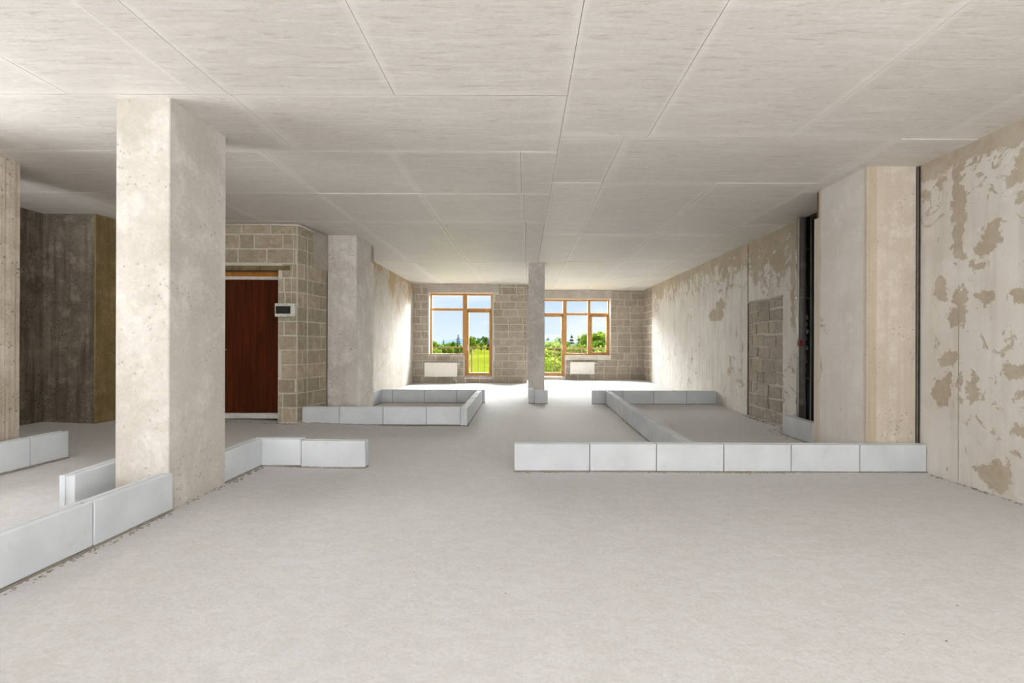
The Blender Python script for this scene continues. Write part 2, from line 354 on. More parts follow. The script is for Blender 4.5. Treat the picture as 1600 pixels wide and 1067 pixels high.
def thing(name, label, cat, loc=(0, 0, 0), rot=0, group=None):
    o = bpy.data.objects.new(name, None); C.objects.link(o); o.location = loc; o.rotation_euler = (0, 0, rot)
    return tag(o, label, cat, group)

def structure(name, bm, mat, label, bevel=0):
    o = obj(name, bm, mat, bevel=bevel); return tag(o, label, None, None, 'structure')

def cut_cells(u0, u1, z0, z1, holes):
    us = sorted({u0, u1, *[h[0] for h in holes], *[h[1] for h in holes]}); zs = sorted({z0, z1, *[h[2] for h in holes], *[h[3] for h in holes]})
    us = [u for u in us if u0 <= u <= u1]; zs = [z for z in zs if z0 <= z <= z1]
    for i in range(len(us) - 1):
        # merge vertical runs
        start = None
        for j in range(len(zs) - 1):
            cu, cz = (us[i] + us[i + 1]) / 2, (zs[j] + zs[j + 1]) / 2
            hole = any(h[0] < cu < h[1] and h[2] < cz < h[3] for h in holes)
            if not hole and start is None: start = zs[j]
            if (hole or j == len(zs) - 2) and start is not None:
                yield us[i], us[i + 1], start, zs[j] if hole else zs[j + 1]
                start = None

_bc = {}
def block_mesh(L, H, T, mat, key):
    k = (round(L, 2), round(H, 2), round(T, 3), key)
    if k not in _bc:
        bm = bmesh.new(); box(bm, -L / 2, L / 2, 0, T, -H / 2, H / 2)
        b = min(.006, H * .1)
        fr = [e for e in bm.edges if all(v.co.y < 1e-6 for v in e.verts)]
        bmesh.ops.bevel(bm, geom=fr, offset=b, segments=1, affect='EDGES')
        j_ = .014 if key == 'patch' else .003
        for v in bm.verts: v.co += Vector((random.uniform(-j_, j_), random.uniform(-j_, j_) * .3 if v.co.y < .01 else 0, random.uniform(-j_, j_)))
        _bc[k] = mesh_of(bm, 'concrete_block', mat)
    return _bc[k]

def lay_blocks(parent, p0, ang, length, z0, z1, mat, key, holes=(), course=.2, bl=.4, joint=.016, proud=.006, rough=.003, first=0.0, wob=0):
    """p0: wall's start on the floor, ang: direction of u; the visible side is on the right of u (towards -normal)."""
    u = Vector((math.cos(ang), math.sin(ang), 0)); n = Vector((math.sin(ang), -math.cos(ang), 0))
    rng = random.Random(hash(key) % 9973 if False else sum(map(ord, key)))
    z = z0; row = 0
    while z < z1 - .03:
        h = min(course, z1 - z)
        off = (row % 2) * bl * .5 + first + rng.uniform(-.03, .03)
        cuts = [0.0]; c = off % bl
        while c < length:
            if c > .04: cuts.append(c)
            c += bl if rng.random() > .12 else bl * .5
        cuts.append(length)
        for a, b in zip(cuts, cuts[1:]):
            segs = [(a, b)]
            for hh in holes:
                if hh[2] < z + h * .55 and hh[3] > z + h * .45:
                    ns = []
                    for s in segs:
                        if hh[1] <= s[0] or hh[0] >= s[1]: ns.append(s)
                        else:
                            if hh[0] - s[0] > .05: ns.append((s[0], hh[0]))
                            if s[1] - hh[1] > .05: ns.append((hh[1], s[1]))
                    segs = ns
            for s0, s1 in segs:
                L = s1 - s0 - joint; Hh = h - joint
                if L < .04 or Hh < .03: continue
                m = block_mesh(L - rng.random() * wob, Hh - rng.random() * wob, .05, mat, key)
                c_ = Vector(p0) + u * ((s0 + s1) / 2) + n * (proud + rng.uniform(-rough, rough))
                obj('concrete_block', m, None, parent, (c_.x, c_.y, z + h / 2 + rng.uniform(-wob, wob) * .5), ang)
        z += h; row += 1

# ------------------------------------------------------------------ floor, ceiling
bm = bmesh.new()
xs = [-6.4 + i * .2 for i in range(53)]; ys = [-7.2 + i * .25 for i in range(90)]
gr = [[bm.verts.new((x, y, fz(x, y) + .003 * math.sin(x * 2.1 + y) * math.sin(y * 1.7 - x))) for y in ys] for x in xs]
for i in range(len(xs) - 1):
    for j in range(len(ys) - 1):
        bm.faces.new((gr[i][j], gr[i + 1][j], gr[i + 1][j + 1], gr[i][j + 1]))
floor = structure('floor', bm, M['floor'], 'pale grey unfinished screed floor of the whole room')
for p in floor.data.polygons: p.use_smooth = True

bm = bmesh.new(); box(bm, -6.4, .1, -7.2, 13.5, CEIL + .012, CEIL + .2); box(bm, .1, 4.3, -7.2, 14.9, CEIL + .012, CEIL + .2)
ceiling = structure('ceiling', bm, M['ceil_gap'], 'bare cast concrete ceiling with formwork seams')
def cpanel(x0, x1, y0, y1, drop=0.0):
    bm = bmesh.new(); g = .0016 if y0 < 6 else .003
    box(bm, x0 + g, x1 - g, y0 + g * 3.5, y1 - g * 3.5, CEIL - drop + random.uniform(-.001, .002), CEIL + .02)
    obj('ceiling_panel', bm, M['ceiling'], ceiling)
LEFT = [(-7.2, .6, [-4.4, -3.04, -1.97, -.865]), (.6, 3.205, [-4.4, -3.04, -2.18, -1.97, -.865]), (3.205, 4.14, [-4.2, -1.96]), (4.14, 5.3, [-5.0, -3.55, -2.27, -1.15, -.03]),
        (5.3, 6.5, [-5.0, -3.55, -2.27, -1.15, 0.0]), (6.5, 9.72, [-4.4, -2.27, -1.15, .03]), (9.72, 12.2, [-2.2, -1.1, .05]), (12.2, 13.5, [-2.2, -1.1, .08])]
RIGHT = [(-7.2, .9, [.986, 2.15, 3.3]), (.9, 3.85, [.986, 2.15, 3.3]), (3.85, 4.92, [.80]), (4.92, 7.24, [.81, 1.97]), (7.24, 9.6, [.83, 1.97]), (9.6, 12.0, [.85, 1.97]), (12.0, 14.9, [.9, 1.97])]
MAIN = .287
for y0, y1, ls in LEFT:
    e_ = [-6.4] + ls + [MAIN]
    for a, b in zip(e_, e_[1:]): cpanel(a, b, y0, y1)
for y0, y1, ls in RIGHT:
    e_ = [MAIN] + ls + ([3.65] if y0 < 3.8 else [3.03])
    for a, b in zip(e_, e_[1:]): cpanel(a, b, y0, y1)
for y0, y1 in ((3.85, 5.2), (5.2, 6.6), (6.6, 9.0), (9.0, 12.0), (12.0, 14.9)): cpanel(3.03, 3.65, y0, y1, .004)

# ------------------------------------------------------------------ walls
# right wall: near length, shaft recess, far length with bricked-up doorway
bm = bmesh.new()
for a, b, c, d in cut_cells(-7.2, 5.24, -.1, CEIL + .1, [(w[0], w[1], .5, 2.5) for w in RIGHT_FILL_OPENINGS]): box(bm, 3.65, 3.95, a, b, c, d)  # unseen openings added for the right-hand fill lamps
structure('wall_right', bm, M['peel_near'], 'right wall with thin render peeling off in tan patches')
bm = bmesh.new()
PATCH = (6.76, 7.80, -.2, 1.85)
for a, b, c, d in cut_cells(6.39, 15.0, -.2, CEIL + .1, [PATCH]): box(bm, 3.65, 3.95, a, b, c, d)
wr2 = structure('wall_right.001', bm, M['peel_far'], 'far length of right wall with washed-off streaky render')
bm = bmesh.new(); box(bm, 3.675, 3.9, PATCH[0], PATCH[1], -.1, PATCH[3])
obj('mortar_infill', bm, M['mortar'], wr2)
lay_blocks(wr2, (3.675, PATCH[1], 0), math.radians(-90), PATCH[1] - PATCH[0], fz(3.6, 7.2) + .0, PATCH[3] - .03, M['cmu_patch'], 'patch', course=.187, bl=.36, joint=.02, proud=.014, rough=.007, first=.1, wob=.022)
bm = bmesh.new(); box(bm, 3.638, 3.68, PATCH[0], PATCH[1], PATCH[3] - .03, PATCH[3] + .004); obj('lintel_strip', bm, M['lintel'], wr2)
bm = bmesh.new(); box(bm, 3.25 + .4, 3.652, 6.39, 6.40, 0, CEIL); 
for z_ in (0,): pass
bm.free()
bm = bmesh.new(); box(bm, 3.645, 3.66, 7.80, 7.818, .02, CEIL - .03); obj('wall_seam', bm, M['wood_raw'], wr2)
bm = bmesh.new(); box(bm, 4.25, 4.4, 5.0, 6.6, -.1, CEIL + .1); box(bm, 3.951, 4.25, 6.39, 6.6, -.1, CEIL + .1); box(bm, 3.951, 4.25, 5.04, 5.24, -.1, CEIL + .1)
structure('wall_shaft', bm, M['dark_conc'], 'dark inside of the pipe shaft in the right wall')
lay_blocks(wr2, (3.645, 14.6, 0), math.radians(-90), .95, .08, CEIL - .02, M['cmu'], 'corner', course=.203, proud=.004)
bm = bmesh.new(); box(bm, 3.647, 3.651, 4.022, 4.028, .02, 1.5); obj('wall_seam', bm, M['render_patch'], bpy.data.objects['wall_right'])
# rear wall with windows behind the camera
bm = bmesh.new()
for a, b, c, d in cut_cells(-6.4, 4.0, -.1, CEIL + .1, [(w[0], w[1], .4, 2.55) for w in REAR_WINDOWS]): box(bm, a, b, REAR_Y - .2, REAR_Y, c, d)
structure('wall_rear', bm, M['mortar'], 'wall with windows behind the camera')
# left room
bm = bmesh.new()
for a, b, c, d in cut_cells(-7.2, 6.2, -.1, CEIL + .1, [(w[0], w[1], .5, 2.5) for w in LEFT_FILL_OPENINGS]): box(bm, -6.45, -6.18, a, b, c, d)  # unseen openings added for the left-hand fill lamps
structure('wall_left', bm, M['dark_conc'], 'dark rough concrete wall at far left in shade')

# door wall
DY = 6.64
DOOR = (-4.40, -3.395)
bm = bmesh.new()
for a, b, c, d in cut_cells(-5.52, -3.135, -.1, CEIL + .1, [(DOOR[0], DOOR[1], -.2, 2.17)]): box(bm, a, b, DY, DY + .3, c, d)
wd = structure('wall_door', bm, M['mortar'], 'tan concrete block wall around the dark entrance door')
lay_blocks(wd, (-5.52, DY, 0), 0, 5.52 - 3.135, .06, CEIL - .02, M['cmu_door'], 'doorwall', holes=[(DOOR[0] + 5.52, DOOR[1] + 5.52, -1, 2.17), (DOOR[0] + 5.52 - .15, DOOR[1] + 5.52 + .17, 2.17, 2.235)], first=.19)
bm = bmesh.new(); box(bm, DOOR[0] - .12, DOOR[1] + .165, DY - .018, DY + .2, 2.165, 2.225)
obj('lintel', bm, M['wood_raw'], wd)
# angled return to the right of the door wall
A0 = Vector((-3.135, DY, 0)); A1 = Vector((-3.016, 7.34, 0)); aang = math.atan2(A1.y - A0.y, A1.x - A0.x); alen = (A1 - A0).length
bm = bmesh.new(); vs_ = box(bm, 0, alen, 0, .12, -.1, CEIL + .1)
wa = structure('wall_return', bm, M['mortar'], 'short block wall turning back beside the door wall')
wa.location = A0; wa.rotation_euler = (0, 0, aang)
lay_blocks(wa, (0, 0, 0), 0, alen, .06, CEIL - .02, M['cmu_door'], 'return', first=.15)
bm = bmesh.new(); box(bm, alen * .52, alen, -.025, 0, 2.26, CEIL - .01); obj('render_patch', bm, M['render_patch'], wa)

# left wall beyond the door side
bm = bmesh.new(); box(bm, -3.3, -3.03, 7.36, 13.6, -.1, CEIL + .1); structure('wall_left_far', bm, M['far_left'], 'bright streaky plastered left wall near the windows')

def window_wall(name, y, x0, x1, win, door, lint, key, label, z0):
    """win: (x0,x1,z0,z1), door: (x0,x1,z0,z1)"""
    bm = bmesh.new(); holes = [win, door]
    for a, b, c, d in cut_cells(x0, x1, -.1, CEIL + .1, holes): box(bm, a, b, y, y + .35, c, d)
    w = structure(name, bm, M['mortar'], label)
    H = [(h[0] - x0 - .012, h[1] - x0 + .012, h[2] - .02, h[3]) for h in holes] + [(lint[0] - x0, lint[1] - x0, win[3] - .05, 3)]
    lay_blocks(w, (x0, y, 0), 0, x1 - x0, z0, CEIL - .01, M['cmu'], key, holes=H, course=.203, proud=.006, rough=.002)
    n = 2; 
    for k in range(n):
        bm = bmesh.new(); a = lint[0] + (lint[1] - lint[0]) * k / n; b = lint[0] + (lint[1] - lint[0]) * (k + 1) / n
        box(bm, a + .004, b - .004, y - .012, y + .05, win[3] + .008, CEIL - .015); obj('lintel', bm, M['lintel'], w, bevel=.003)
    # plastered reveal
    bm = bmesh.new(); e = .012
    xa, xb = min(win[0], door[0]), max(win[1], door[1])
    for (a, b, c, d) in ((xa, xa + e, (win[2] if win[0] < door[0] else door[2]), win[3]), (xb - e, xb, (win[2] if win[1] > door[1] else door[2]), win[3]), (xa, xb, win[3] - e, win[3]), (win[0], win[1], win[2], win[2] + e)):
        box(bm, a, b, y - .008, y + .16, c, d)
    obj('window_reveal', bm, M['reveal'], w)
    bm = bmesh.new(); box(bm, door[0], door[1], y - .01, y + .3, door[2] - .03, door[2] + .004); obj('door_threshold', bm, M['reveal'], w)
    return w
W1 = (-2.606, -1.625, .824, 2.571); D1 = (-1.625, -.845, .231, 2.571)
W2 = (1.265, 2.647, .809, 2.546); D2 = (.42, 1.265, .157, 2.546)
wb1 = window_wall('wall_back', 13.2, -3.2, .10, W1, D1, (-2.62, -.70), 'back', 'block wall around the left window and balcony door', .08)
wb2 = window_wall('wall_back.001', 14.6, .05, 3.9, W2, D2, (.30, 2.66), 'backright', 'block wall around the right window and balcony door', .08)
bm = bmesh.new(); box(bm, .0, .10, 13.56, 14.9, -.1, CEIL + .1); structure('wall_back_return', bm, M['mortar'], 'short return between the two window walls')

# ------------------------------------------------------------------ windows
def bar(parent, name, x0, x1, z0, z1, y0, y1, mat, bev=.006):
    bm = bmesh.new(); box(bm, x0, x1, y0, y1, z0, z1); return obj(name, bm, mat, parent, bevel=bev)
def glazing(name, y, x0, x1, z0, z1, muls, transom, doorx, doorz, label, sashes, handle_side):
    fw = .065; root = thing(name, None, None, (0, 0, 0)); root['kind'] = 'structure'; root['label'] = label
    F = M['frame_wood']
    dx0, dx1 = doorx
    isleft = dx0 <= x0 + .001
    wx0, wx1 = (dx1, x1) if isleft else (x0, dx0)
    bar(root, 'window_frame', x0, x1, z1 - fw, z1, y, y + .08, F)
    bar(root, 'window_frame', wx0, wx1, z0, z0 + fw, y, y + .08, F)
    bar(root, 'window_frame', x0, x0 + fw, doorz if isleft else z0, z1 - fw, y + .001, y + .079, F)
    bar(root, 'window_frame', x1 - fw, x1, doorz if not isleft else z0, z1 - fw, y + .001, y + .079, F)
    for m, w, low in muls: bar(root, 'mullion', m - w / 2, m + w / 2, low, z1 - fw, y - .004, y + .082, F)
    bar(root, 'transom', x0 + fw, x1 - fw, transom - .035, transom + .035, y + .002, y + .076, F)
    for (a, b, c, d, kind) in sashes:
        s = .055
        if kind == 'pane': s = 0.0
        else:
            sw = bar(root, 'sash' if kind == 'sash' else 'door_leaf', a, b, c, c + (s if kind == 'sash' else .12), y - .012, y + .06, F)
            for (p, q, r_, t_) in ((a, b, d - s, d), (a, a + s, c, d), (b - s, b, c, d)): bar(sw, 'stile', p, q, r_, t_, y - .013, y + .059, F)
            if kind != 'sash':
                hx = a + .028 if handle_side < 0 else b - .028
                bm = bmesh.new(); box(bm, hx - .014, hx + .014, y - .024, y - .012, 1.0, 1.14); box(bm, hx - .010, hx + .010, y - .05, y - .024, 1.09, 1.11)
                box(bm, hx - .010, hx + .010, y - .06, y - .045, .98, 1.11); obj('window_handle', bm, M['white_plastic'], sw, bevel=.002)
        bm = bmesh.new(); zb = c + (.12 if kind == 'door' else s)
        box(bm, a + s - .005, b - s + .005, y + .03, y + .036, zb - .005, d - s + .005); obj('glass_pane', bm, M['glass'], root)
    return root
y = 13.34
glazing('window_1', y, W1[0], D1[1], W1[2], W1[3], [(-1.625, .13, .231)], 2.115, (-1.625, D1[1]), D1[2], 'left honey-brown wooden window with balcony door at its right',
        [(-2.541, -1.69, .889, 2.08, 'pane'), (-2.541, -1.69, 2.15, 2.506, 'pane'), (-1.56, -.91, 2.15, 2.506, 'pane'), (-1.57, -.90, .24, 2.085, 'door')], -1)
y = 14.74
glazing('window_2', y, D2[0], W2[1], W2[2], W2[3], [(1.265, .12, .157), (2.005, .085, .809)], 2.085, (D2[0], 1.265), D2[2], 'right honey-brown wooden window with balcony door at its left behind the pillar',
        [(1.325, 1.963, .874, 2.05, 'pane'), (1.325, 1.963, 2.12, 2.481, 'pane'), (2.047, 2.582, 2.12, 2.481, 'pane'), (.485, 1.205, 2.12, 2.481, 'pane'),
         (2.045, 2.59, .865, 2.055, 'sash'), (.475, 1.215, .17, 2.055, 'door')], 1)

# ------------------------------------------------------------------ entrance door
dr = thing('door_1', None, None); dr['kind'] = 'structure'; dr['label'] = 'dark brown wooden entrance door in the block wall'
dy = 6.85
bm = bmesh.new(); box(bm, -4.37, -3.36, dy, dy + .05, .166, 2.06); dl_ = obj('door_leaf', bm, M['door_wood'], dr, bevel=.003)
bm = bmesh.new(); box(bm, -4.40, -3.36, dy - .02, dy + .06, 2.06, 2.105); obj('door_frame', bm, M['white_plastic'], dr, bevel=.003)['label'] = 'pale strip over the door leaf'
bm = bmesh.new(); box(bm, -4.40, -3.36, dy - .01, dy + .06, 2.105, 2.172); obj('door_head', bm, M['amber'], dr)['label'] = 'amber timber packing over the door'
bm = bmesh.new(); box(bm, -4.40, -3.36, dy - .05, dy + .05, .09, .162); box(bm, -4.40, -3.36, dy - .06, dy - .03, .125, .135); obj('door_sill', bm, M['white_plastic'], dr)['label'] = 'white sill under the door'
hd = -4.31
bm = bmesh.new(); tube(bm, [(hd, dy + .01, 1.06), (hd, dy - .05, 1.06), (hd + .10, dy - .055, 1.06)], .009, 8); box(bm, hd - .02, hd + .02, dy - .006, dy, .93, 1.1)
obj('door_handle', bm, M['metal'], dl_)
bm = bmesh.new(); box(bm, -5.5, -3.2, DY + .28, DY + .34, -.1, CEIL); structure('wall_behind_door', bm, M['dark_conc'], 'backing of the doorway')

# ------------------------------------------------------------------ columns
def column(name, x0, x1, y0, y1, mat, label, bev=.006, rib=0):
    bm = bmesh.new(); zb = fz((x0 + x1) / 2, (y0 + y1) / 2) - .03
    if rib:
        n = int((y1 - y0) / rib)
        box(bm, x0, x1 - .012, y0, y1, zb, CEIL + .02)
        for k in range(n):
            a = y0 + k * rib + .004; w = rib * random.uniform(.55, .9)
            box(bm, x1 - .013, x1 - random.uniform(0, .006), a, a + w, zb, CEIL + .01)
    else: box(bm, x0, x1, y0, y1, zb, CEIL + .02)
    o = obj(name, bm, mat, bevel=bev if not rib else 0); return tag(o, label, 'column')
column('concrete_column', -2.765, -2.40, 3.25, 3.866, M['col_light'], 'large pale square concrete column nearest the camera at left')
column('concrete_column', -5.3, -4.66, 3.3, 4.45, M['col_ribbed'], 'board-marked tan concrete column cut by the left edge of the picture', rib=.085)
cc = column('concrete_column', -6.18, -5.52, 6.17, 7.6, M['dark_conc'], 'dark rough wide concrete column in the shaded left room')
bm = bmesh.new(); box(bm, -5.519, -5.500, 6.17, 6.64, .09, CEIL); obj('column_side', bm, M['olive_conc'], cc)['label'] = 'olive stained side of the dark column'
c2 = column('concrete_column', -3.005, -2.561, 7.35, 8.2, M['col_grey'], 'grey concrete column right of the block return wall')
bm = bmesh.new(); box(bm, -2.561, -2.553, 8.04, 8.17, 2.52, 2.80); obj('inset_plate', bm, M['render_patch'], c2)
column('concrete_column', .097, .431, 9.8, 10.15, M['col_grey'], 'slim grey square column between the two windows')
pier = bpy.data.objects.new('pier_empty', None)
bm = bmesh.new()
# pier with a notch at its top far corner
box(bm, 3.17, 3.648, 4.44, 5.16, 0, CEIL); box(bm, 3.17, 3.648, 5.16, 5.239, 0, 2.52); box(bm, 3.25, 3.648, 5.16, 5.239, 2.52, CEIL)
pier = tag(obj('concrete_pier', bm, M['pier_side']), 'broad concrete pier against the right wall behind the front block row', 'column')
bm = bmesh.new(); box(bm, 3.168, 3.648, 4.436, 4.442, .0, CEIL); obj('pier_front', bm, M['pier_band'], pier)['label'] = 'beige bare concrete front of the pier'
bm = bmesh.new(); box(bm, 3.19, 3.25, 5.162, 5.225, 2.525, CEIL - .005); obj('notch_timber', bm, M['wood_raw'], pier)
bm = bmesh.new()
box(bm, 3.622, 3.646, 4.425, 4.434, .25, CEIL - .01)
ch = tag(obj('cable_channel', bm, M['pipe_dark']), 'thin vertical metal channel in the corner between pier and right wall', 'channel')
for xx in (3.622, 3.640):
    bm = bmesh.new(); box(bm, xx, xx + .006, 4.41, 4.43, .25, CEIL - .01); obj('channel_flange', bm, M['metal'], ch)

# ------------------------------------------------------------------ low rows of gypsum blocks
BH, BT = .242, .095
_gb = {}
def gypsum_mesh(L, T=BT, H=BH):
    k = (round(L, 3), T, H)
    if k in _gb: return _gb[k]
    bm = bmesh.new(); c = T * .30
    for s in (-1, 1):
        b2 = bmesh.new(); y0, y1 = (c / 2, T / 2) if s > 0 else (-T / 2, -c / 2)
        vs_ = box(b2, -L / 2, L / 2, y0, y1, 0, H)
        bmesh.ops.bevel(b2, geom=b2.edges[:], offset=.0025, segments=1, affect='EDGES')
        tmp = bpy.data.meshes.new('t'); b2.to_mesh(tmp); b2.free(); bm.from_mesh(tmp); bpy.data.meshes.remove(tmp)
    box(bm, -L / 2 + .009, L / 2 - .009, -c / 2 - .002, c / 2 + .002, .001, H - .006)
    _gb[k] = mesh_of(bm, 'gypsum_block', M['block']); return _gb[k]
def row(label, cuts, a, b, level=None, h=BH):
    """centre line from a to b (x, y); cuts: distances along it of the joints."""
    A = Vector((a[0], a[1], 0)); B = Vector((b[0], b[1], 0)); d = (B - A).normalized(); ang = math.atan2(d.y, d.x)
    base = fz(a[0], a[1])
    root = thing('block_partition', label, 'partition', (a[0], a[1], base), ang, 'low rows of white blocks marking out rooms')
    for s0, s1 in zip(cuts, cuts[1:]):
        c = A + d * ((s0 + s1) / 2); z = (fz(c.x, c.y) if level is None else level) + .010
        o = obj('gypsum_block', gypsum_mesh(s1 - s0 - .007, BT, h), None, root, ((s0 + s1) / 2, random.uniform(-.0025, .0025), z - base + random.uniform(-.001, .001)))
        o.rotation_euler = (0, 0, random.uniform(-.004, .004))
    # bedding mortar squeezed out along the foot
    bm = bmesh.new(); Lr = cuts[-1]; n = max(2, int(Lr / .05)); rows_ = []
    for k in range(n + 1):
        s = cuts[0] + (Lr - cuts[0]) * k / n; c = A + d * s; z = fz(c.x, c.y) - base
        w = BT / 2 + random.uniform(-.003, .012); w2 = BT / 2 + random.uniform(-.003, .012); hh = random.uniform(.006, .013)
        rows_.append([bm.verts.new((s, -w - .008, z - .004)), bm.verts.new((s, -w, z + hh)), bm.verts.new((s, w2, z + hh)), bm.verts.new((s, w2 + .008, z - .004))])
    for p, q in zip(rows_, rows_[1:]):
        for i in range(3): bm.faces.new((p[i], p[i + 1], q[i + 1], q[i]))
    bm.faces.new(rows_[0]); bm.faces.new(rows_[-1][::-1])
    obj('mortar_bed', bm, M['dust'], root)
    return root
def cum(a, *xs): return [round(x - a, 4) for x in xs]
row('block row running from the left foreground to the foot of the large pale column', [0, .6, 1.2, 1.8], (-2.418, 1.45), (-2.418, 3.245))
row('short block stub seen behind the foreground row, left of the large pale column', [0, .6], (-2.96, 3.11), (-3.01, 3.71))
row('short block row at the left edge, ending in front of the dark column', [0, .6, 1.2, 1.55], (-4.297, 2.94), (-4.297, 4.49))
row('single block running back from the large pale column', [0, .56], (-2.458, 3.87), (-2.458, 4.43))
row('two white blocks reaching right from behind the large pale column', cum(-2.506, -2.506, -2.05, -1.455), (-2.506, 4.478), (-1.455, 4.478))
row('long block row in front of the grey column beside the entrance door', cum(-3.10, -3.10, -2.58, -1.966, -1.359, -.883), (-3.10, 6.768), (-.883, 6.768), level=.012)
row('block row going away toward the left window, right side of the left enclosure', [0, .62, 1.22, 1.82, 2.405], (-.832, 6.722), (-.832, 9.127))
row('far block row closing the left enclosure toward the left window', cum(-2.79, -2.79, -2.49, -1.88, -1.27, -.735), (-2.79, 9.178), (-.735, 9.178), level=.030)
row('short block row behind the grey column at the left enclosure', [0, .45, .92], (-2.738, 8.205), (-2.738, 9.125))
row('longest block row crossing the right foreground up to the peeling wall', cum(-.083, -.083, .601, 1.205, 1.813, 2.421, 3.042, 3.645), (-.083, 4.382), (3.645, 4.382))
row('slanting block row dividing the right side, going away from the foreground row', [0, .42, 1.02, 1.62, 2.22, 2.82, 3.42, 4.02, 4.60], (1.515, 4.436), (1.60, 9.045))
row('far block row in front of the right window, ending at the right wall', cum(1.298, 1.298, 1.874, 2.457, 3.077, 3.645), (1.298, 9.098), (3.645, 9.098))
row('single block standing across the foot of the pipe shaft', [0, .33, .95], (3.392, 5.25), (3.392, 6.20))
row('narrow cut block beside the slim column, end toward the camera', [0, .6], (.153, 9.08), (.153, 9.68))
row('small block piece in front of the slim column', [0, .262], (.204, 9.128), (.466, 9.128))

# crumbs of mortar lying along the rows and the right wall
bm = bmesh.new()
def crumb(x, y, s):
    z = fz(x, y) - s * .2
    r = bmesh.ops.create_icosphere(bm, subdivisions=1, radius=s, matrix=Matrix.Translation((x, y, z)) @ Matrix.Diagonal((random.uniform(.7, 1.5), random.uniform(.7, 1.5), random.uniform(.5, .9), 1)))
    for v in r['verts']: v.co += Vector((random.uniform(-.3, .3), random.uniform(-.3, .3), random.uniform(-.2, .2))) * s
def line_crumbs(x0, y0, x1, y1, n, w, s=(.003, .009)):
    for _ in range(n):
        t_ = random.random(); crumb(x0 + (x1 - x0) * t_ + random.gauss(0, w), y0 + (y1 - y0) * t_ + random.gauss(0, w), random.uniform(*s))
line_crumbs(-2.34, 1.9, -2.34, 3.2, 90, .015); line_crumbs(-.05, 4.31, 3.6, 4.31, 110, .012); line_crumbs(3.62, 2.2, 3.62, 4.3, 150, .012, (.004, .014))
line_crumbs(-2.38, 3.9, -2.38, 4.4, 60, .02, (.004, .016)); line_crumbs(-2.3, 4.41, -1.5, 4.41, 40, .012); line_crumbs(-3.0, 6.69, -.9, 6.69, 60, .015)
line_crumbs(-3.4, 6.60, -3.13, 6.60, 40, .015, (.005, .015)); line_crumbs(3.58, 6.3, 3.58, 7.8, 120, .03, (.006, .02)); line_crumbs(3.3, 6.0, 3.5, 6.7, 40, .06, (.005, .018))
line_crumbs(1.46, 4.5, 1.54, 9.0, 120, .012); line_crumbs(-2.38, 3.3, -2.38, 3.85, 30, .012); line_crumbs(-4.3, 6.62, -3.4, 6.62, 50, .03, (.004, .012))
for _ in range(220): crumb(random.uniform(-2.2, 3.5), random.uniform(1.5, 9), random.uniform(.0015, .004))
tag(obj('mortar_crumbs', bm, M['dust']), 'small grey mortar crumbs scattered on the floor along the block rows', 'rubble', None, 'stuff')

# ------------------------------------------------------------------ radiators
def radiator(x0, x1, y, z0, z1, label, valve_side):
    r = thing('radiator', label, 'radiator', ((x0 + x1) / 2, y, z0), 0, 'panel radiators under the windows'); w = (x1 - x0) / 2; h = z1 - z0
    bm = bmesh.new(); box(bm, -w, w, -.12, -.10, 0, h); obj('front_panel', bm, M['white_enamel'], r, bevel=.006)
    bm = bmesh.new(); box(bm, -w + .01, w - .01, -.04, -.025, .01, h - .01); obj('rear_panel', bm, M['white_enamel'], r, bevel=.004)
    bm = bmesh.new(); box(bm, -w, w, -.12, -.03, h, h + .006)
    for k in range(24):
        xx = -w + .03 + k * (2 * w - .06) / 24; box(bm, xx, xx + .008, -.105, -.035, h - .03, h + .008)
    obj('top_grille', bm, M['white_enamel'], r)
    for s in (-1, 1):
        bm = bmesh.new(); box(bm, s * w - .006, s * w + .006, -.115, -.03, 0, h); obj('side_cover', bm, M['white_enamel'], r)
        bm = bmesh.new(); box(bm, s * w * .75 - .015, s * w * .75 + .015, -.03, 0, h * .2, h * .8); obj('bracket', bm, M['metal'], r)
    bm = bmesh.new(); tube(bm, [(w - .04, -.07, 0), (w - .04, -.07, -.05), (w - .02, -.07, -.09), (w - .02, -.07, -z0 + .085)], .011, 8); tube(bm, [(w - .09, -.07, 0), (w - .09, -.07, -.07), (w - .04, -.07, -.09)], .011, 8)
    obj('supply_pipe', bm, M['white_plastic'], r)
    bm = bmesh.new(); tube(bm, [(w, -.07, h - .03), (w + .03, -.07, h - .03), (w + .075, -.07, h - .03)], [.012, .02, .018], 10); obj('valve_head', bm, M['white_plastic'], r)
    bm = bmesh.new(); tube(bm, [(-w, -.07, .02), (-w, -.07, -.02)], .014, 8); obj('drain_plug', bm, M['white_plastic'], r)
radiator(-2.694, -1.813, 13.19, .26, .64, 'white panel radiator under the left window', 1)
radiator(1.415, 2.14, 14.59, .255, .617, 'white panel radiator under the right window', 1)

# ------------------------------------------------------------------ consumer unit, cables
cu = thing('consumer_unit', 'small white electrical box with dark window beside the entrance door', 'electrical box', (-3.266, DY - .008, 1.61))
bm = bmesh.new(); box(bm, -.136, .136, -.075, 0, -.092, .092); obj('box_body', bm, M['white_plastic'], cu, bevel=.006)
bm = bmesh.new(); box(bm, -.118, .082, -.084, -.073, -.052, .052); obj('cover_window', bm, M['black_glass'], cu, bevel=.004)
bm = bmesh.new(); box(bm, -.126, .126, -.079, -.074, .060, .064); box(bm, -.126, .126, -.079, -.074, -.068, -.064); obj('cover_rim', bm, M['white_plastic'], cu)
for (sx, sz) in ((-.08, .078), (-.03, .08), (.03, .076), (-.09, -.08), (-.05, -.082), (.05, -.078)):
    bm = bmesh.new(); box(bm, sx - .008, sx + .008, -.078, -.074, sz - .004, sz + .004); obj('screw_slot', bm, M['metal'], cu)
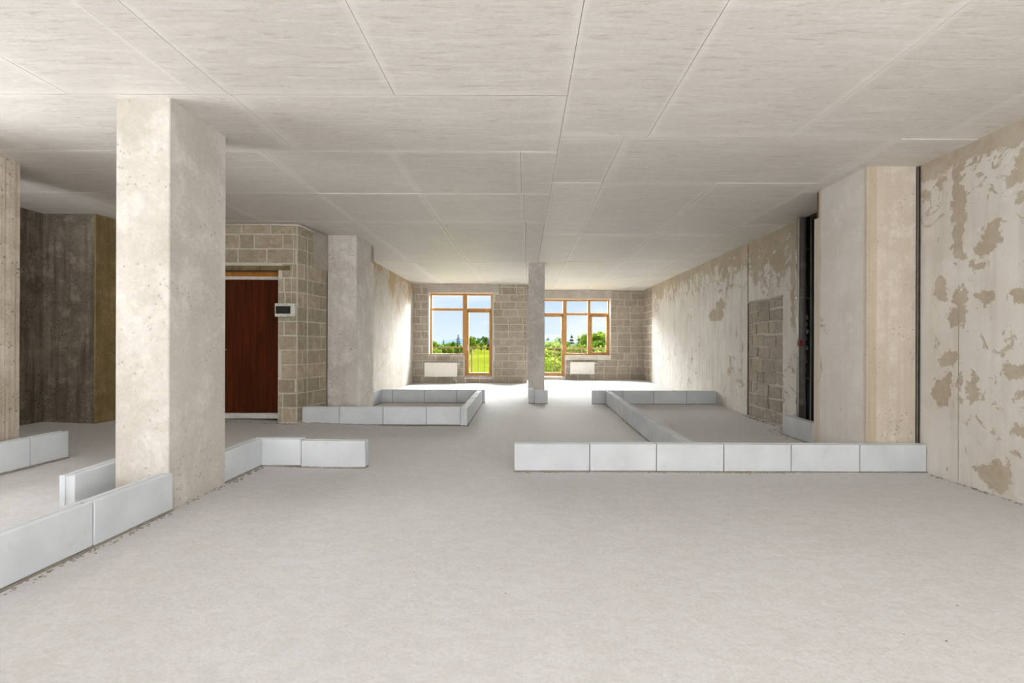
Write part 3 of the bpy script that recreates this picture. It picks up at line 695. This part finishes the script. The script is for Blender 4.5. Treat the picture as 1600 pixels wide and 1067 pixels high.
def cable(name, pts, r, mat, label, cat='cable'):
    bm = bmesh.new(); tube(bm, pts, r, 8); return tag(obj(name, bm, mat, smooth=True), label, cat)
def dwx(px): return (px - 818) / 750 * (DY - .015)
def dwz(py): return 1.15 + (538 - py) * (DY - .015) / 750
yy = DY - .013
cable('cable', [(-3.197, yy, 2.745), (-3.19, yy, 2.66), (-3.178, yy, 2.50), (-3.178, yy, 2.30), (-3.19, yy, 2.20), (-3.205, yy, 2.08), (-3.208, yy, 1.72)], .0065, M['cable'], 'white bent cable dropping from the ceiling into the electrical box')
n_ = Vector((math.sin(aang), -math.cos(aang), 0)) * .016
q = A0 + (A1 - A0) * .30 + n_
cable('conduit', [(q.x, q.y, 2.70), (q.x, q.y, .10)], .008, M['cable'], 'straight white conduit running down the return wall', 'conduit')
q1 = A0 + (A1 - A0) * .55 + n_ * 1.2
a0 = A0 + n_ * 1.2 + Vector((0, -.01, 0))
cable('ceiling_cable', [(-5.4, DY - .02, 2.79), (-3.35, DY - .02, 2.788), (a0.x - .02, DY - .02, 2.785), (a0.x + .03, a0.y + .06, 2.783), (q.x + .004, q.y, 2.78), (q1.x + .01, q1.y, 2.785)], .016, M['cable'], 'white trunking along the top of the block wall at the ceiling', 'cable')
for k in range(2):
    pass
bm = bmesh.new(); box(bm, 0, .10, -.012, .012, -.012, 0); tube(bm, [(.02, 0, -.012), (.05, .01, -.045), (.09, 0, -.02)], .006, 6)
tag(obj('ceiling_bracket', bm, M['cable'], loc=(-3.92, 5.20, CEIL - .001)), 'small pale ceiling bracket left of the large pale column', 'bracket')

# ------------------------------------------------------------------ pipe shaft
sp_ = thing('drain_pipe', 'thick grey plastic drain pipe standing in the shaft', 'pipe', (3.53, 6.10, .02))
bm = bmesh.new(); tube(bm, [(0, 0, 0), (0, 0, CEIL - .06)], .052, 20); obj('pipe_body', bm, M['pipe'], sp_, smooth=True)
for z_ in (.38, .95, 2.1):
    bm = bmesh.new(); tube(bm, [(0, 0, z_), (0, 0, z_ + .07)], .058, 20); obj('pipe_socket', bm, M['pipe'], sp_)
for z_ in (1.72,):
    bm = bmesh.new(); tube(bm, [(0, 0, z_), (0, 0, z_ + .02)], .062, 20); box(bm, .05, .06, -.012, .012, z_, z_ + .02); obj('pipe_clamp', bm, M['metal'], sp_)
cable('water_pipe', [(3.466, 6.055, .02), (3.466, 6.055, CEIL - .05)], .011, M['white_plastic'], 'thin white water pipe in front of the grey drain pipe', 'pipe')
vv = thing('valve', 'small red valve on the thin white pipe in the shaft', 'valve', (3.466, 6.055, 1.17))
bm = bmesh.new(); tube(bm, [(0, 0, -.03), (0, 0, .05)], .02, 10); obj('valve_body', bm, M['metal'], vv)
bm = bmesh.new(); tube(bm, [(0, 0, .01), (0, -.05, .01)], .009, 8); box(bm, -.018, .018, -.06, -.048, -.03, .045); obj('valve_handle', bm, M['red'], vv, bevel=.003)
dk = thing('insulated_pipe', 'black insulated pipe in the shaft, right of the grey drain pipe', 'pipe', (3.64, 6.18, .02))
bm = bmesh.new(); tube(bm, [(0, 0, 0), (0, 0, CEIL - .04)], .042, 14); ins = obj('pipe_insulation', bm, M['pipe_dark'], dk, smooth=True)
for z_ in (.7, 1.3, 1.72, 2.35):
    bm = bmesh.new(); tube(bm, [(0, 0, z_), (0, 0, z_ + .015)], .047, 14); obj('pipe_clamp', bm, M['metal'], dk)
cable('insulated_pipe', [(3.76, 6.2, .02), (3.76, 6.2, CEIL - .04)], .04, M['pipe_dark'], 'second black insulated pipe deeper in the shaft', 'pipe')
for i, (x_, z_) in enumerate(((3.60, 1.42), (3.61, 1.33), (3.585, 1.24), (3.60, 1.12), (3.59, .95), (3.60, 1.5), (3.58, .82))):
    bm = bmesh.new(); bmesh.ops.create_icosphere(bm, subdivisions=2, radius=.028)
    for v in bm.verts: v.co = Vector((v.co.x * .9, v.co.y * .8, v.co.z * 1.3)) * random.uniform(.55, 1.35)
    obj('foil_scrap', bm, M['foil'], ins, (x_ - 3.64 + .005, -.045, z_ - .02))

# ------------------------------------------------------------------ outside: balconies, meadow, trees
def railing(x0, x1, y, z0, ztop, step, label, second=None):
    r = thing('balcony_railing', label, 'railing', (0, y, z0), 0, 'balcony railings outside the windows')
    def m(name, *a):
        bm = bmesh.new(); box(bm, *a); return obj(name, bm, M['rail'], r)
    m('top_rail', x0, x1, -.02, .02, ztop - z0 - .02, ztop - z0 + .015)
    m('bottom_rail', x0, x1, -.012, .012, .10, .12)
    if second: m('middle_rail', x0, x1, -.012, .012, second - z0 - .008, second - z0 + .008)
    n = int((x1 - x0) / step)
    for k in range(n + 1):
        xx = x0 + (x1 - x0) * k / n; w = .018 if k % 8 == 0 else .007
        m('baluster' if k % 8 else 'railing_post', xx - w, xx + w, -w, w, 0 if k % 8 == 0 else .11, ztop - z0 - .018)
bm = bmesh.new(); box(bm, -3.2, .0, 13.55, 14.75, -.15, .0); structure('balcony_floor', bm, M['reveal'], 'balcony slab outside the left window')
bm = bmesh.new(); box(bm, .10, 4.2, 14.95, 16.15, -.15, .0); structure('balcony_floor.001', bm, M['reveal'], 'balcony slab outside the right window')
railing(-3.1, -.05, 14.65, 0, 1.05, .19, 'brown metal railing seen through the left window')
railing(.15, 4.1, 16.05, 0, 1.03, .11, 'brown metal railing with a second rail seen through the right window', .89)

def gz(x, y):
    t_ = min(max((y - 45) / 200, 0), 1)
    return -4.0 + 4.0 * t_ + .3 * math.sin(x * .05) * math.cos(y * .04)
bm = bmesh.new(); gx = [-160 + i * 10 for i in range(40)]; gy = [15.5 + i * 10 for i in range(44)]
G = [[bm.verts.new((x, y, gz(x, y) - (0 if y > 20 else .5))) for y in gy] for x in gx]
for i in range(len(gx) - 1):
    for j in range(len(gy) - 1): bm.faces.new((G[i][j], G[i + 1][j], G[i + 1][j + 1], G[i][j + 1]))
structure('ground_meadow', bm, M['meadow'], 'bright green meadow beyond the balconies')
bm = bmesh.new(); prev = None
for i in range(60):
    x = -900 + i * 32; h = 11 + 6 * math.sin(i * .31) + 3 * math.sin(i * .83 + 1)
    cur = [bm.verts.new((x, 1300, -10)), bm.verts.new((x, 1360, h)), bm.verts.new((x, 1500, -10))]
    if prev:
        bm.faces.new((prev[0], cur[0], cur[1], prev[1])); bm.faces.new((prev[1], cur[1], cur[2], prev[2]))
    prev = cur
structure('hills', bm, M['hills'], 'hazy blue hills on the horizon')

def conifer_mesh(seed, H=7.0):
    rg = random.Random(seed); bm = bmesh.new()
    nt = 15
    for k in range(nt):
        z = H * (.08 + .9 * k / nt); R = H * .20 * (1 - k / nt) ** .85 + .10; nb = 15
        for j in range(nb):
            a = j * 2 * math.pi / nb + rg.uniform(-.25, .25); r = R * rg.uniform(.7, 1.15); dz = -r * .30 + rg.uniform(-.05, .05); w = r * .26 + .05
            d = Vector((math.cos(a), math.sin(a), 0)); s = Vector((-d.y, d.x, 0)); b = Vector((0, 0, z))
            v0 = bm.verts.new(b); v1 = bm.verts.new(b + d * r * .6 + s * w + Vector((0, 0, dz * .4))); v2 = bm.verts.new(b + d * r + Vector((0, 0, dz))); v3 = bm.verts.new(b + d * r * .6 - s * w + Vector((0, 0, dz * .4)))
            v4 = bm.verts.new(b + d * r * .55 + Vector((0, 0, H * .03 + dz * .2)))
            bm.faces.new((v0, v1, v4)); bm.faces.new((v1, v2, v4)); bm.faces.new((v2, v3, v4)); bm.faces.new((v3, v0, v4)); bm.faces.new((v0, v3, v2, v1))
    top = bm.verts.new((0, 0, H)); ring = [bm.verts.new((.12 * math.cos(a), .12 * math.sin(a), H * .93)) for a in (0, 2.1, 4.2)]
    for i in range(3): bm.faces.new((ring[i], ring[(i + 1) % 3], top))
    return bm
def leafy_mesh(seed, H=7.0, wid=.3, n=1900, leaf=.13):
    rg = random.Random(seed); bm = bmesh.new()
    clumps = [(rg.gauss(0, H * wid * .45), rg.gauss(0, H * wid * .45), H * rg.uniform(.3, .86), H * rg.uniform(.10, .17)) for _ in range(16)] + [(0, 0, H * .88, H * .1)]
    for cx, cy, cz, r in clumps:
        for _ in range(n // 17):
            d = Vector((rg.gauss(0, 1), rg.gauss(0, 1), rg.gauss(0, 1))).normalized(); p = Vector((cx, cy, cz)) + d * r * rg.uniform(.75, 1.1)
            a = Vector((rg.gauss(0, 1), rg.gauss(0, 1), rg.gauss(0, 1))).normalized(); b = d.cross(a).normalized(); a = (d * .4 + a).normalized(); s = leaf * rg.uniform(.6, 1.4)
            vs_ = [bm.verts.new(p + a * s), bm.verts.new(p + b * s), bm.verts.new(p - a * s), bm.verts.new(p - b * s)]
            bm.faces.new(vs_)
        bmesh.ops.create_icosphere(bm, subdivisions=1, radius=r * .8, matrix=Matrix.Translation((cx, cy, cz)))
    return bm
crowns = {}
for s in range(3):
    crowns['spruce', s] = mesh_of(conifer_mesh(s), 'crown', M['leaf_dark'])
    crowns['birch', s] = mesh_of(leafy_mesh(20 + s, 7, .26), 'crown', M['leaf_light'])
    crowns['broadleaf', s] = mesh_of(leafy_mesh(40 + s, 7, .42, 2200, .15), 'crown', M['leaf_mid'])
bm = bmesh.new(); tube(bm, [(0, 0, -.3), (.03, 0, 2.5), (0, .02, 6.2)], [.14, .1, .03], 8); trunk = mesh_of(bm, 'trunk', M['bark'])
def tree(kind, x, y, H, label, group):
    r = thing(kind + '_tree', label, 'tree', (x, y, gz(x, y)), random.uniform(0, 6.28), group); s = H / 7.0
    r.scale = (s, s, s)
    obj('crown', crowns[kind, random.randrange(3)], None, r); obj('trunk', trunk, None, r)
def at(px, D): return (px - 818) / 750 * D
def topH(px, py, D):   # tree height so that its tip rises to a given slope above the eye
    x = at(px, D); return 1.15 + (538 - py) * D / 750 - gz(x, D)
for px, py, D, k, lab in [(693, 530, 120, 'spruce', 'dark spruce standing free left of centre in the left window'), (716, 522, 100, 'spruce', 'tallest dark spruce beside the left window mullion'),
                     (678, 533, 95, 'birch', 'yellow-green birch at the left edge of the left window'), (703, 536, 90, 'broadleaf', 'round leafy tree between the two spruces of the left window'),
                     (684, 538, 80, 'birch', 'low birch in front of the first spruce'), (708, 534, 140, 'broadleaf', 'rounded tree behind the tallest spruce'),
                     (736, 525, 210, 'broadleaf', 'dark rounded tree at the left of the left balcony door'), (747, 528, 215, 'broadleaf', 'wide leafy tree in the middle of the left balcony door'),
                     (757, 531, 225, 'birch', 'pale birch right of the middle of the left balcony door'), (763, 527, 190, 'spruce', 'spruce at the right edge of the left balcony door'), (741, 534, 180, 'birch', 'small birch before the rounded trees'),
                     (752, 535, 170, 'birch', 'small pale birch at the meadow edge'),
                     (856, 525, 60, 'spruce', 'spruce next to the slim column in the right balcony door'), (868, 531, 48, 'birch', 'birch in the middle of the right balcony door'), (877, 527, 70, 'broadleaf', 'leafy tree at the right edge of the right balcony door'),
                     (893, 521, 62, 'spruce', 'tall pointed spruce in the middle pane of the right window'), (904, 526, 66, 'spruce', 'second pointed spruce in the middle pane of the right window'),
                     (914, 529, 55, 'broadleaf', 'dark leafy tree before the right mullion'), (931, 519, 58, 'birch', 'slender birch in the right sash of the right window'), (939, 516, 60, 'birch', 'tallest birch in the right sash of the right window'),
                     (948, 526, 50, 'broadleaf', 'leafy tree at the right edge of the right window'), (860, 545, 34, 'birch', 'low bright bush-like birch low in the right balcony door'), (874, 548, 32, 'broadleaf', 'low leafy tree beneath the railing in the right balcony door'),
                     (897, 541, 38, 'birch', 'low bright birch above the sill of the right window'), (925, 540, 40, 'birch', 'bright low birch below the slender ones'), (910, 543, 36, 'broadleaf', 'low dark leafy tree above the sill'),
                     (850, 556, 27, 'birch', 'nearest low birch beside the slim column'), (866, 560, 26, 'birch', 'nearest low birch below the railing'), (880, 552, 30, 'birch', 'low birch at the door frame'), (942, 541, 36, 'birch', 'low birch in the right corner of the right window')]:
    tree(k, at(px, D), D, topH(px, py, D), lab, 'trees beyond the balconies')
for px, D, H, k, lab in [(674, 62, 4.2, 'birch', 'low leafy birch at the lower left corner of the left window'), (686, 70, 4.6, 'broadleaf', 'low broad tree low in the left window'), (697, 66, 4.4, 'birch', 'low birch low in the middle of the left window'),
                     (709, 74, 4.9, 'broadleaf', 'low broad tree low at the right of the left window'), (720, 68, 4.5, 'birch', 'low birch behind the left window mullion'), (735, 200, 5.2, 'birch', 'pale birch on the meadow rim at the left'), (755, 205, 5.4, 'broadleaf', 'leafy tree on the meadow rim at the right'),
                     (856, 46, 5.4, 'birch', 'bright birch directly right of the slim column'), (872, 42, 5.2, 'birch', 'bright birch in the right of the balcony door pane'), (888, 48, 5.3, 'broadleaf', 'leafy tree left in the middle pane'), (905, 46, 5.2, 'birch', 'birch right in the middle pane'),
                     (935, 50, 5.6, 'broadleaf', 'leafy tree low in the right sash')]:
    tree(k, at(px, D), D, H, lab, 'low trees beyond the balconies')
rg = random.Random(5)
for i in range(26):   # the wood goes on to either side
    D = rg.uniform(120, 240); x = rg.choice((-1, 1)) * rg.uniform(.0, 1) * D * .4
    if abs(x) < .21 * D: continue
    kk = rg.choice(('spruce', 'birch', 'broadleaf'))
    tree(kk, x, D, rg.uniform(5.5, 8), {'spruce': 'distant spruce in the tree belt on the horizon', 'birch': 'distant birch in the tree belt on the horizon', 'broadleaf': 'distant leafy tree in the tree belt on the horizon'}[kk], 'distant tree belt')
